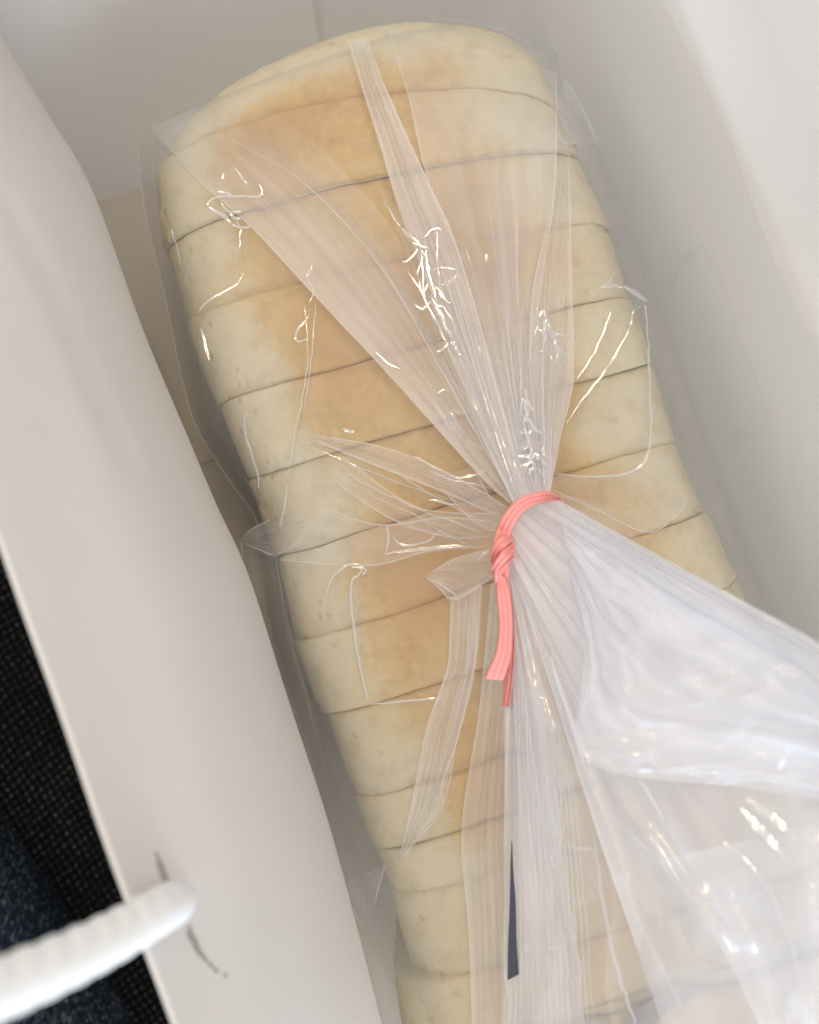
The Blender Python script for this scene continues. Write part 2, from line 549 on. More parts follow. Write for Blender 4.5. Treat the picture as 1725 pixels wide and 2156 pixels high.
names = ["rounded pale heel of the loaf at the far end of the bag",
 "second piece of the loaf, the slice directly against the rounded heel",
 "third slice from the heel, with a browned patch under the left sparkles of film",
 "fourth slice from the heel, ending at the open joint beside the upper right glints",
 "fifth slice from the heel, under the start of the milky film pleats",
 "sixth slice from the heel, level with the narrowing neck of the film",
 "seventh slice from the heel, level with the top of the pink tie",
 "eighth slice from the heel, with its pale corner level with the tie's knot",
 "ninth slice from the heel, level with the hanging pink tail",
 "tenth slice from the heel, with a small brown speck on its pale side",
 "eleventh slice from the heel, thin one below the slice with the brown speck",
 "twelfth slice from the heel, thin one above the wide round-cornered slice",
 "thirteenth slice, wide with a rounded corner over a deep shadowed joint"]
names.append("last slice in view, cut off by the bottom edge of the photo")
J.append(((925, 2440), (1905, 2150), 0))
adj.append((-30, 0))
def brown_at(c, ax, k, topness):
    "c across -1..1, ax 0..1 along this slice"
    g = k + ax
    lo = -0.64 + 0.07 * math.sin(g * 1.3 + 1) + .05 * math.sin(g * 3.7)
    hi = 0.60 + 0.09 * math.sin(g * 1.7 + 2) + .05 * math.sin(g * 4.1)
    if k >= 10: lo -= .02
    b = sm(lo - .20, lo + .24, c) * (1 - sm(hi - .22, hi + .24, c))
    mod = 0.85 + .18 * math.sin(g * 2.3 + c * 3)
    if k == 0: b *= sm(.25, 1.0, ax) * .95
    if k >= 11: b *= .72
    return b * topness * mod
def make_slice(k):
    (l0, r0, w0), (l1, r1, w1) = J[k], J[k + 1]
    da, db = (q * (.6 if k < 12 else 1) for q in adj[k])
    l0, l1 = (l0[0] + da, l0[1]), (l1[0] + da, l1[1])
    r0, r1 = (r0[0] + db, r0[1]), (r1[0] + db, r1[1])
    L0, R0, L1, R1 = (Vector((P(*q, ZE).x, P(*q, .1195).y, ZE)) for q in (l0, r0, l1, r1))
    axis = ((L1 + R1) / 2 - (L0 + R0) / 2); T = axis.length; axd = axis.normalized()
    gap = 0.00008
    H = 0.118 + 0.0016 * math.sin(k * 2.1)
    heel = (k == 0)
    rnd = random.Random(k)
    ends = [0.0, 0.0003, 0.0008, 0.0016, 0.003]
    shr = [0.0006, 0.00032, 0.00012, 0.00003, 0.0]
    rows = []
    if heel:
        er = [0, .0006, .002, .004, .007, .011, .016]
        es = [.012, .0090, .0065, .0045, .0026, .0011, 0]
        rows += list(zip(er, es))
        mid0 = .016
    else:
        rows += list(zip(ends, shr)); mid0 = .003
    nm = 9
    for i in range(1, nm): rows.append((lerp(mid0, T - .003 - 2 * gap, i / nm), 0.0))
    rows += [(T - 2 * gap - a, b) for a, b in zip(reversed(ends), reversed(shr))]
    if k == 12:   # well rounded lower corner
        rows = rows[:-5] + [(T - 2 * gap - a, b) for a, b in zip([.007, .004, .002, .0008, 0], [.0004, .0012, .0025, .0040, .0058])]
    NP = 132
    verts, br = [], []
    for (d, s) in rows:
        t = (d + gap) / T
        Lp = L0.lerp(L1, t); Rp = R0.lerp(R1, t)
        bow = lerp(w0, w1, t) * (CZ - ZE) / FP
        c0 = (Lp + Rp) / 2; hw = (Rp - Lp).length / 2 - s
        ac = (Rp - Lp).normalized()
        hh = H / 2 - s
        s0 = s
        for i in range(NP):
            an = 2 * math.pi * (i + .5) / NP
            if not (heel and d < .02): s = s0 * max(.15, .75 + 1.3 * noise.noise(Vector((math.cos(an) * 5, math.sin(an) * 5, k + (0 if d < T / 2 else 1)))))
            hw = (Rp - Lp).length / 2 - s; hh = H / 2 - s
            cx, sx = math.cos(an), math.sin(an)
            n = 6.2
            rr = (abs(cx) ** n + abs(sx) ** n) ** (-1 / n)
            cc, zz = cx * rr, sx * rr
            p = c0 + ac * (cc * hw) - axd * (bow * (1 - cc * cc))
            p.z = 0.0035 + H / 2 + zz * hh
            nv = Vector((p.x * 38, p.y * 38, p.z * 38 + k * 0.45))
            rad = noise.noise(nv) * 0.0011 + noise.noise(nv * 4) * 0.00022
            # cut edges are a little ragged, with crumbs missing
            if s > 0 and not (heel and d < .01):
                rad -= max(0, noise.noise(nv * 9) - .1) * .0022
            p += (ac * cx + Vector((0, 0, sx))) * rad
            p += axd * (noise.noise(Vector((cc * 3.2, zz * 2, k + (0 if d < T / 2 else 1)))) * 0.0008 + noise.noise(Vector((cc * 22, zz * 9, k + (0 if d < T / 2 else 1)))) * 0.00022)
            if s > 0.0001: p += axd * (noise.noise(Vector((cc * 14, zz * 6, k * 2.0 + (0 if d < T / 2 else 9)))) * .00022)
            verts.append(p)
            top = sm(.25, .93, zz)
            br.append(brown_at(cc, t, k, top) + (.16 * sm(.0012, .0, min(d, T - d)) if not (heel and d < .01) else 0))
    faces = []
    nr = len(rows)
    for j in range(nr - 1):
        for i in range(NP):
            a = j * NP + i; b = j * NP + (i + 1) % NP
            faces.append((a, a + NP, b + NP, b))
    for e, j in ((0, 0), (1, nr - 1)):
        ring = [verts[j * NP + i] for i in range(NP)]
        cen = sum(ring, Vector()) / NP
        base_i = j * NP; prev = base_i
        rings = [base_i]
        for f in (.93, .6):
            st = len(verts)
            for q in ring:
                verts.append(cen.lerp(q, f) - axd * ((0.004 if f < .9 else .0015) if (heel and e == 0) else 0)); br.append(-.15)
            rings.append(st)
        verts.append(cen - axd * (.0045 if (heel and e == 0) else 0)); br.append(-.15)
        for a0, b0 in zip(rings[:-1], rings[1:]):
            for i in range(NP):
                i2 = (i + 1) % NP
                faces.append((a0 + i, a0 + i2, b0 + i2, b0 + i) if e == 0 else (a0 + i2, a0 + i, b0 + i, b0 + i2))
        c = len(verts) - 1; b0 = rings[-1]
        for i in range(NP):
            i2 = (i + 1) % NP
            faces.append((b0 + i, b0 + i2, c) if e == 0 else (b0 + i2, b0 + i, c))
    org = (L0 + R0 + L1 + R1) / 4; org.z = 0.0035
    o = link_mesh("bread_slice", [v - org for v in verts], faces, M_bread, attrs={'brown': br})
    o.location = org
    o['label'] = names[k]; o['category'] = "bread"; o['group'] = "slices of the white loaf"
    return o
for k in range(14): make_slice(k)

# ================================================================= PLASTIC BAG
film = empty("plastic_bag", (0, 0, 0), "clear plastic bread bag gathered by the pink tie and flaring towards the camera", "plastic bag")
Lf = [(302, 268), (290, 330), (304, 440), (345, 620), (378, 780), (412, 900), (480, 1010), (540, 1102), (535, 1200), (585, 1400), (645, 1570), (688, 1720), (735, 1860), (790, 1985), (845, 2110), (915, 2280)]
Rf = [(1172, 112), (1186, 175), (1252, 292), (1322, 480), (1365, 600), (1404, 700), (1450, 840), (1492, 960), (1545, 1100), (1604, 1250), (1664, 1420), (1724, 1600), (1788, 1780), (1850, 1950), (1905, 2100), (1965, 2280)]
Tf = [(302, 268), (420, 205), (560, 142), (735, 82), (830, 50), (920, 36), (1000, 45), (1090, 72), (1172, 112)]
Bf = [(915, 2280), (1965, 2280)]
TIE = (1105, 1090)
creases = [  # (polyline, height m, width px)
    ([(735, 85), (800, 300), (860, 490), (1010, 850), (1085, 1040)], .0016, 9),
    ([(302, 270), (450, 380), (660, 620), (1010, 1000)], .0016, 8),
    ([(1175, 130), (1170, 400), (1120, 700), (1130, 1000)], .002, 9),
    ([(650, 640), (640, 900), (590, 1000)], .0015, 7),
    ([(650, 920), (850, 980), (1040, 1040)], .0016, 8),
    ([(510, 1140), (680, 1090), (900, 1100), (1020, 1150)], .0014, 8),
    ([(760, 1190), (740, 1240), (770, 1470), (960, 1460)], .0012, 6),
    ([(1350, 650), (1370, 900), (1320, 990), (1170, 1000)], .0016, 7),
    ([(1310, 650), (1210, 850), (1170, 960)], .0014, 7),
]
def film_fn(u, v):
    l = poly(Lf, v); r = poly(Rf, v); t = poly(Tf, u); b = poly(Bf, u)
    c00, c10, c01, c11 = Lf[0], Rf[0], Bf[0], Bf[1]
    px, py = [(1 - u) * l[i] + u * r[i] + (1 - v) * t[i] + v * b[i]
              - ((1 - u) * (1 - v) * c00[i] + u * (1 - v) * c10[i] + (1 - u) * v * c01[i] + u * v * c11[i]) for i in (0, 1)]
    W = 900; e = min(u * W, (1 - u) * W)
    et = v * 2150
    ed = min(e, et * 0.85)
    k = max(0.0, min(1, ed / 110))
    up = 1 - (1 - k) ** 3
    z = 0.092 + (0.1262 - 0.092) * up
    # pull up towards the tie
    dT = math.hypot(px - TIE[0], py - TIE[1])
    z += 0.010 * math.exp(-(dT / 170) ** 2)
    th = math.atan2(py - TIE[1], px - TIE[0])
    rad = noise.noise(Vector((math.cos(th) * 3.4, math.sin(th) * 3.4, dT * .0012)))
    z += up * 0.0030 * (abs(rad) * math.exp(-dT / 800))
    z += up * 0.0010 * noise.noise(Vector((px * .006, py * .006, 2)))
    z += up * 0.0005 * noise.noise(Vector((px * .02, py * .02, 5)))
    h = 0
    for ln, hh, ww in creases:
        h = max(h, groove(px, py, ln, ww, hh))
    z += h * up
    hz = 0.145 + 0.06 * (1 - k) ** 1.5 + .03 * rad
    return P(px, py, z), max(.03, hz)
NU, NV = 300, 560
vs, fs, at = grid(film_fn, NU, NV)
# skirt: from the outline down to the base and tucked under the loaf
W_ = NU + 1
outline = [j * W_ for j in range(NV, -1, -1)] + list(range(1, NU + 1)) + [j * W_ + NU for j in range(1, NV + 1)]
prev = outline
cen = Vector((0.02, 0, 0))
for s_i, (zz, ins) in enumerate([(.070, -.0006), (.045, .001), (.022, .003), (.006, .006), (.0022, .012)]):
    cur = []
    for q in outline:
        p = vs[q]
        d = Vector((cen.x - p.x, (cen.y - p.y) * .25, 0)).normalized()
        wob = .0012 * noise.noise(Vector((p.x * 60, p.y * 60, zz * 90)))
        n = p + d * (ins + wob); n.z = min(zz, p.z - .001)
        cur.append(len(vs)); vs.append(n); at.append(.10)
    for a in range(len(outline) - 1):
        fs.append((prev[a], prev[a + 1], cur[a + 1], cur[a]))
    prev = cur
link_mesh("film_body", vs, fs, M_film, film, attrs={'haze': at})

crease_mb = MB(); edge_mb = MB()
def crease(pts, z=None, r=.00016, jit=2.0, haze=.35, seed=0, n=None, dull=False):
    "pts: (px,py) or (px,py,z)"
    r = max(.00009, r * .62)
    pp = [(p[0], p[1], (p[2] if len(p) > 2 else z)) for p in pts]
    ln = sum(math.hypot(a[0] - b[0], a[1] - b[1]) for a, b in zip(pp[:-1], pp[1:]))
    m = n or max(8, int(ln / 5))
    path = []
    for k in range(m + 1):
        x, y, zz = poly(pp, k / m)
        x += jit * noise.noise(Vector((x * .05 + seed * 7, y * .05, 1.5)))
        y += jit * noise.noise(Vector((x * .05, y * .05 + seed * 3, 9.5)))
        path.append(P(x, y, zz + .00012 * noise.noise(Vector((k * .09, seed, 0)))))
    v, f = tube(path, lambda t: r * (.75 + .5 * abs(noise.noise(Vector((t * ln * .012, seed * 1.7, 4))))), 10)
    (edge_mb if dull else crease_mb).add(v, f, haze * (.8 if dull else .35))

def flap(le, ri, haze=.18, nu=24, nv=70, ripple=.0006, edge=True, name="film_fold", mat=None, freq=5, sharp=False, lh=None, fade=False):
    "a ruled sheet between two edges, each a list of (px,py,z)"
    def fn(u, v):
        a = poly(le, v, not sharp); b = poly(ri, v, not sharp)
        x, y, z = (lerp(a[i], b[i], u) for i in range(3))
        w_ = u * (1 - u) * 4
        z += w_ * ripple * (math.sin(u * freq * 3 + v * 4) + 1.5 * noise.noise(Vector((x * .010, y * .010, freq))) + 3.0 * max(0, 1 - 3 * abs(noise.noise(Vector((u * 5, v * 1.1, freq * 3.0))))))
        h = haze if lh is None else lerp(haze, lh, v)
        h *= 1 + .3 * noise.noise(Vector((u * 7, v * 2.0, freq)))
        if lh is not None: h *= .55 + .45 * sm(0, .4, v)
        if fade: h *= 1 - .9 * sm(.35, 1, u) * (1 - v * .6)
        return P(x, y, z), h
    v, f, a = grid(fn, nu, nv)
    a = [min(.8, q * 1.3) for q in a]
    link_mesh(name, v, f, mat or M_fold, film, attrs={'haze': a})
    if edge:
        for e in ((le,) if fade else (le, ri)):
            crease([(p[0], p[1], p[2] + .0002) for p in e], r=.00013, jit=0.6, haze=.34, seed=len(edge_mb.v), dull=True)

zt = 0.148    # height of the tie
# wide sheet left of the neck, running up to the heel corner
flap([(318, 268, .112), (418, 378, .129), (530, 478, .1295), (655, 612, .131), (830, 800, .134), (1010, 1000, .142), (1075, 1060, zt)],
     [(450, 210, .123), (600, 250, .1295), (760, 400, .130), (850, 520, .132), (950, 720, .136), (1040, 920, .144), (1090, 1050, zt)], .26, lh=.36, fade=True)
flap([(480, 290, .128), (640, 385, .1300), (800, 560, .1325), (930, 780, .138), (1030, 960, .145), (1082, 1050, zt)],
     [(640, 330, .1285), (760, 470, .1315), (860, 610, .134), (960, 790, .139), (1050, 960, .1455), (1092, 1050, zt)], .14, freq=8, lh=.26, fade=True)
# bright narrow stripe
flap([(733, 84, .124), (765, 190, .1305), (800, 300, .1310), (835, 420, .132), (880, 540, .134), (960, 740, .139), (1035, 930, .146), (1092, 1046, zt)],
     [(772, 78, .124), (806, 170, .1305), (850, 270, .1310), (905, 390, .132), (955, 500, .134), (1010, 680, .139), (1065, 880, .146), (1106, 1042, zt)], .40, freq=3, lh=.45)
# broad sheet right of the stripe
flap([(815, 55, .120), (860, 200, .1300), (905, 390, .1305), (975, 560, .133), (1040, 800, .140), (1100, 1042, zt)],
     [(1172, 150, .120), (1172, 260, .1290), (1166, 420, .1305), (1140, 600, .133), (1112, 800, .140), (1135, 1036, zt)], .16, freq=7, ripple=.0006, lh=.35)
flap([(1018, 330, .129), (1035, 480, .131), (1060, 650, .135), (1090, 850, .142), (1118, 1040, zt)],
     [(1085, 380, .129), (1090, 500, .131), (1092, 660, .135), (1110, 850, .142), (1135, 1038, zt)], .17, freq=6, lh=.35)
flap([(1180, 330, .124), (1150, 480, .131), (1120, 640, .136), (1118, 850, .142), (1132, 1036, zt)],
     [(1200, 320, .122), (1202, 520, .131), (1206, 790, .137), (1180, 920, .142), (1160, 1030, zt)], .17, freq=6, lh=.35)
# gathered neck: pleated fan, getting milkier towards the tie
def fan(name, ap0, ap1, outer_pts, z0, z1, npl, amp, h0, h1, nu=160, nv=60, mat=None, seed=0, zb=0.0, hfun=None):
    def fn(u, v):
        o = poly(outer_pts, u)
        ax, ay = lerp(ap0[0], ap1[0], u), lerp(ap0[1], ap1[1], u)
        x, y = lerp(ax, o[0], v), lerp(ay, o[1], v)
        oz = o[2] if len(o) > 2 else z1
        z = lerp(z0, oz, v) + zb * math.sin(v * math.pi)
        ph = u * npl + .9 * noise.noise(Vector((u * 5, v * 1.2, seed)))
        tri = 2 * abs(ph - math.floor(ph + .5)) * 2 - 1
        am = amp * (0.25 + 0.75 * math.sin(min(1, v * 1.5 + .1) * math.pi * .5)) * (1 - .35 * v)
        z += am * tri
        x += 6 * noise.noise(Vector((u * npl * .8, v * 3, seed + 2))) * v * 2
        z += .0016 * v * noise.noise(Vector((x * .009, y * .009, seed + 5)))
        hz = lerp(h0, h1, v ** .7) * (1 + .35 * noise.noise(Vector((u * npl * 1.3, v * 1.5, seed + 9))))
        if hfun: hz *= hfun(u, v)
        return P(x, y, z), max(.03, hz)
    v, f, a = grid(fn, nu, nv)
    return link_mesh(name, v, f, mat or M_pleat, film, attrs={'haze': a})
fan("film_pleat", (1085, 1052), (1160, 1032), [(790, 380), (860, 430), (930, 480), (1000, 520), (1060, 560), (1120, 620), (1170, 700), (1205, 780)], zt + .001, .1335, 11, .0007, .62, .04, seed=1)
fan("film_pleat", (1080, 1060), (1160, 1034), [(850, 560), (900, 640), (960, 700), (1040, 720), (1100, 740), (1140, 760), (1160, 800)], zt + .003, .139, 8, .0008, .62, .10, seed=4)
# folds left of and below the tie
flap([(650, 922, .128), (780, 975, .130), (920, 1030, .134), (1045, 1085, .146)],
     [(655, 915, .128), (800, 940, .130), (920, 985, .134), (1060, 1060, .147)], .20, freq=3)
flap([(700, 1010, .128), (820, 1090, .131), (940, 1130, .136), (1040, 1130, .147)],
     [(720, 960, .1285), (860, 1060, .132), (960, 1080, .137), (1055, 1080, .148)], .10, freq=4)
flap([(905, 1000, .131), (960, 1060, .137), (1000, 1100, .142), (1045, 1120, .147)],
     [(1000, 985, .131), (1015, 1020, .137), (1035, 1050, .142), (1070, 1070, .148)], .15, freq=3)
flap([(590, 1180, .126), (780, 1190, .130), (905, 1160, .136), (1040, 1150, .147)],
     [(672, 1065, .126), (800, 1105, .131), (930, 1090, .137), (1050, 1100, .148)], .10, freq=4)
flap([(896, 1215, .132), (925, 1238, .132), (960, 1262, .136), (1040, 1215, .144)],
     [(898, 1212, .132), (950, 1180, .134), (1000, 1165, .140), (1045, 1150, .146)], .24, freq=2, nv=40)
# hanging strips below
flap([(950, 1258, .134), (944, 1400, .131), (900, 1530, .130), (868, 1690, .129), (842, 1805, .128)],
     [(1015, 1225, .140), (1002, 1390, .133), (962, 1560, .131), (930, 1700, .130), (846, 1808, .128)], .26, freq=3, sharp=True)
flap([(980, 1270, .134), (985, 1400, .132), (945, 1560, .131), (900, 1710, .130)],
     [(1000, 1270, .134), (1002, 1390, .132), (962, 1560, .131), (906, 1712, .130)], .15, freq=3, sharp=True)
flap([(1035, 1230, .142), (1012, 1480, .134), (974, 1742, .131), (988, 1960, .130), (996, 2200, .130)],
     [(1075, 1210, .146), (1072, 1480, .140), (1062, 1742, .136), (1064, 1960, .134), (1066, 2200, .134)], .26, freq=3)
# corner flap of film at the left by the open joint
flap([(508, 1140, .105), (525, 1118, .108), (562, 1098, .110), (640, 1075, .124)],
     [(508, 1142, .105), (548, 1158, .112), (580, 1168, .116), (640, 1140, .125)], .16, freq=2, nv=30)
flap([(508, 1142, .100), (512, 1180, .098), (540, 1300, .094), (600, 1480, .090), (680, 1730, .085), (745, 1880, .08)],
     [(580, 1168, .112), (590, 1230, .105), (612, 1340, .100), (655, 1500, .095), (712, 1730, .090), (760, 1880, .085)], .10, freq=2)
flap([(722, 1862, .100), (745, 1915, .098), (765, 1960, .098)], [(812, 1820, .120), (800, 1860, .120), (790, 1900, .118)], .18, freq=2, nv=20)
flap([(1190, 165, .100), (1212, 200, .100), (1238, 250, .099), (1262, 300, .098)], [(1160, 250, .115), (1165, 270, .117), (1175, 290, .118), (1190, 305, .118)], .30, freq=2, nv=20)
flap([(1150, 700, .131), (1180, 750, .131), (1208, 800, .132), (1190, 850, .134)], [(1110, 700, .134), (1118, 780, .137), (1125, 850, .140), (1132, 920, .143)], .12, freq=2, nv=30)
flap([(1168, 995, .142), (1230, 1003, .136), (1310, 998, .131), (1362, 970, .1295), (1370, 900, .129)],
     [(1160, 1030, .146), (1250, 1070, .140), (1360, 1120, .133), (1420, 1090, .130), (1450, 1050, .128)], .07, freq=2)

# flaring mouth of the bag beyond the tie, rising towards the camera
def mouth(ap0, ap1, outer_pts, z0, z1, h0, h1, fine=14, famp=.0010, camp=.004, cfreq=3.0, nu=220, nv=120, seed=0, zb=.004, wav=10, hmul=None):
    "a soft sheet gathered at the tie: tight pleats there that relax into a few broad folds"
    def fn(u, v):
        o = poly(outer_pts, u)
        ax, ay = poly(ap0, u) if isinstance(ap0, list) else (lerp(ap0[0], ap1[0], u), lerp(ap0[1], ap1[1], u))
        x, y = lerp(ax, o[0], v), lerp(ay, o[1], v)
        oz = o[2] if len(o) > 2 else z1
        z = lerp(z0, oz, v) + zb * math.sin(v * math.pi)
        g = u * fine + 1.6 * noise.noise(Vector((u * 6, v * .8, seed)))
        z += famp * math.sin(g * 6.283) * (1 - v) ** 1.6 * min(1, v * 6 + .3) * (.5 + abs(noise.noise(Vector((u * 9, seed, 3)))) * 2)
        z += camp * sm(0, .5, v) * noise.noise(Vector((u * cfreq, v * 1.3, seed + 2)))
        z += camp * .35 * sm(0, .3, v) * noise.noise(Vector((u * cfreq * 3.2, v * 1.1, seed + 4)))
        rg = 1 - abs(noise.noise(Vector((u * cfreq * 1.7 + .8 * noise.noise(Vector((u * 3, v * 3, seed))), v * 1.1, seed + 31)))) * 2.6
        rg2 = 1 - abs(noise.noise(Vector((u * 6 - v * 4, v * 5 + u * 3, seed + 37)))) * 2.6
        z += (.0028 * max(0, rg) + .0016 * max(0, rg2) * sm(.35, .7, v)) * sm(.05, .4, v)
        x += wav * v * noise.noise(Vector((u * 3, v * 3, seed + 6)))
        y += wav * v * noise.noise(Vector((u * 3, v * 3, seed + 8)))
        hz = lerp(h0, h1, v) * (1 + .45 * (1 - v) * noise.noise(Vector((u * fine * .9, v * 1.0, seed + 9))) + .22 * noise.noise(Vector((u * 5, v * 2, seed + 12))))
        if hmul: hz *= hmul(u, v)
        return P(x, y, z), max(.02, min(.9, hz))
    v, f, a = grid(fn, nu, nv)
    return link_mesh("film_mouth", v, f, M_flare, film, attrs={'haze': a})
# rear sheet, the whole width of the mouth
NECK = [(1066, 1225), (1060, 1165), (1070, 1115), (1095, 1078), (1130, 1060), (1170, 1050)]
mouth(NECK, None,
    [(1062, 2330, .150), (1150, 2330, .156), (1250, 2330, .162), (1450, 2400, .178), (1680, 2420, .198), (1880, 2250, .212), (1990, 1950, .222), (1960, 1680, .226), (1890, 1500, .226), (1810, 1405, .224)],
    zt + .003, .20, .50, .26, fine=15, famp=.0012, camp=.006, cfreq=4, nu=300, seed=11)
# hanging column under the tails
mouth((1062, 1235), (1110, 1215),
    [(1060, 2280, .150), (1115, 2280, .152), (1180, 2280, .153), (1252, 2280, .154)],
    zt + .001, .15, .42, .40, fine=8, famp=.0010, camp=.003, cfreq=5, nu=120, seed=21)
# front sheet with a free curling edge from the tie down to the lower right
mouth([(1078, 1200), (1070, 1160), (1082, 1112), (1106, 1080), (1136, 1062), (1174, 1052)], None,
    [(1450, 2330, .170), (1640, 2360, .188), (1860, 2200, .207), (1990, 1900, .222), (1950, 1640, .230), (1870, 1480, .228), (1800, 1394, .224)],
    zt + .008, .21, .55, .36, fine=12, famp=.0014, camp=.007, cfreq=4, nu=240, seed=14, zb=.009)
# nearest lip, high and soft, turned back over the upper part
def lip(u, v):
    a = poly([(1205, 1240, .165), (1230, 1370, .180), (1222, 1470, .192), (1212, 1545, .200), (1250, 1610, .205), (1370, 1640, .208), (1540, 1655, .214), (1760, 1690, .222), (1900, 1710, .226)], u)
    b = poly([(1180, 1075, .156), (1260, 1110, .164), (1350, 1160, .174), (1440, 1205, .184), (1520, 1240, .192), (1600, 1285, .200), (1680, 1330, .208), (1780, 1390, .216), (1900, 1450, .224)], u)
    x, y, z = (lerp(a[i], b[i], v) for i in range(3))
    z += .004 * math.sin(v * math.pi) + .003 * noise.noise(Vector((u * 4, v * 2.5, 31)))
    z += .0040 * max(0, 1 - abs(noise.noise(Vector((v * 5 + .5 * u, u * 1.3, 33)))) * 2.6) + .0015 * max(0, 1 - abs(noise.noise(Vector((v * 9 - u * 3, u * 7, 35)))) * 3)
    return P(x, y, z), .52 * (1 + .3 * noise.noise(Vector((u * 1.5, v * 9, 3)))) * (1 + .3 * noise.noise(Vector((u * 7, v * 6, 4)))) * (.55 + .45 * sm(0, .25, v))
vs, fs, at = grid(lip, 160, 60)
link_mesh("film_mouth", vs, fs, M_flare, film, attrs={'haze': at})
# right-hand back wall of the mouth, closest to the lens
def backlip(u, v):
    a = poly([(1385, 1810, .196), (1440, 1900, .198), (1520, 2000, .202), (1600, 2160, .206)], u)
    b = poly([(1900, 1700, .232), (1910, 1850, .236), (1910, 2000, .236), (1900, 2200, .236)], u)
    x, y, z = (lerp(a[i], b[i], v) for i in range(3))
    z += .006 * noise.noise(Vector((u * 3, v * 4, 41))) + .003 * math.sin(v * 13 + u * 3)
    return P(x, y, z), .26 * (1 + .5 * noise.noise(Vector((u * 3, v * 5, 8))))
vs, fs, at = grid(backlip, 80, 120)
link_mesh("film_mouth", vs, fs, M_flare, film, attrs={'haze': at})
# loose outer layer at the top of the flare
fan("film_mouth", (1150, 1060), (1175, 1038),
    [(1420, 1230, .160), (1400, 1190, .158), (1350, 1140, .150), (1300, 1090, .146), (1250, 1055, .142)], zt + .003, .15, 4, .0008, .22, .12, nu=60, nv=50, seed=23)

# navy printed mark and a mottled grey band on the film
vs = [P(1078, 1775, .1485), P(1081, 1775, .1485), P(1093, 2052, .1485), P(1069, 2064, .1485)]
def wedge(u, v):
    a = poly([(1077, 1772), (1075, 1830), (1073, 1920), (1070, 1990), (1069, 2064)], v); b = poly([(1079, 1772), (1081, 1830), (1086, 1900), (1088, 1980), (1093, 2052)], v)
    return P(lerp(a[0], b[0], u), lerp(a[1], b[1], u), .1590)
vs, fs, _ = grid(wedge, 4, 20)
link_mesh("printed_mark", vs, fs, M_print, film)
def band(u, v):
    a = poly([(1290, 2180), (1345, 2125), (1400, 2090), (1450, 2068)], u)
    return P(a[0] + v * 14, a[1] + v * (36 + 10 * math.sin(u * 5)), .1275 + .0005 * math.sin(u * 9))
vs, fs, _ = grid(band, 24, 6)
link_mesh("grey_band", vs, fs, M_grey, film)

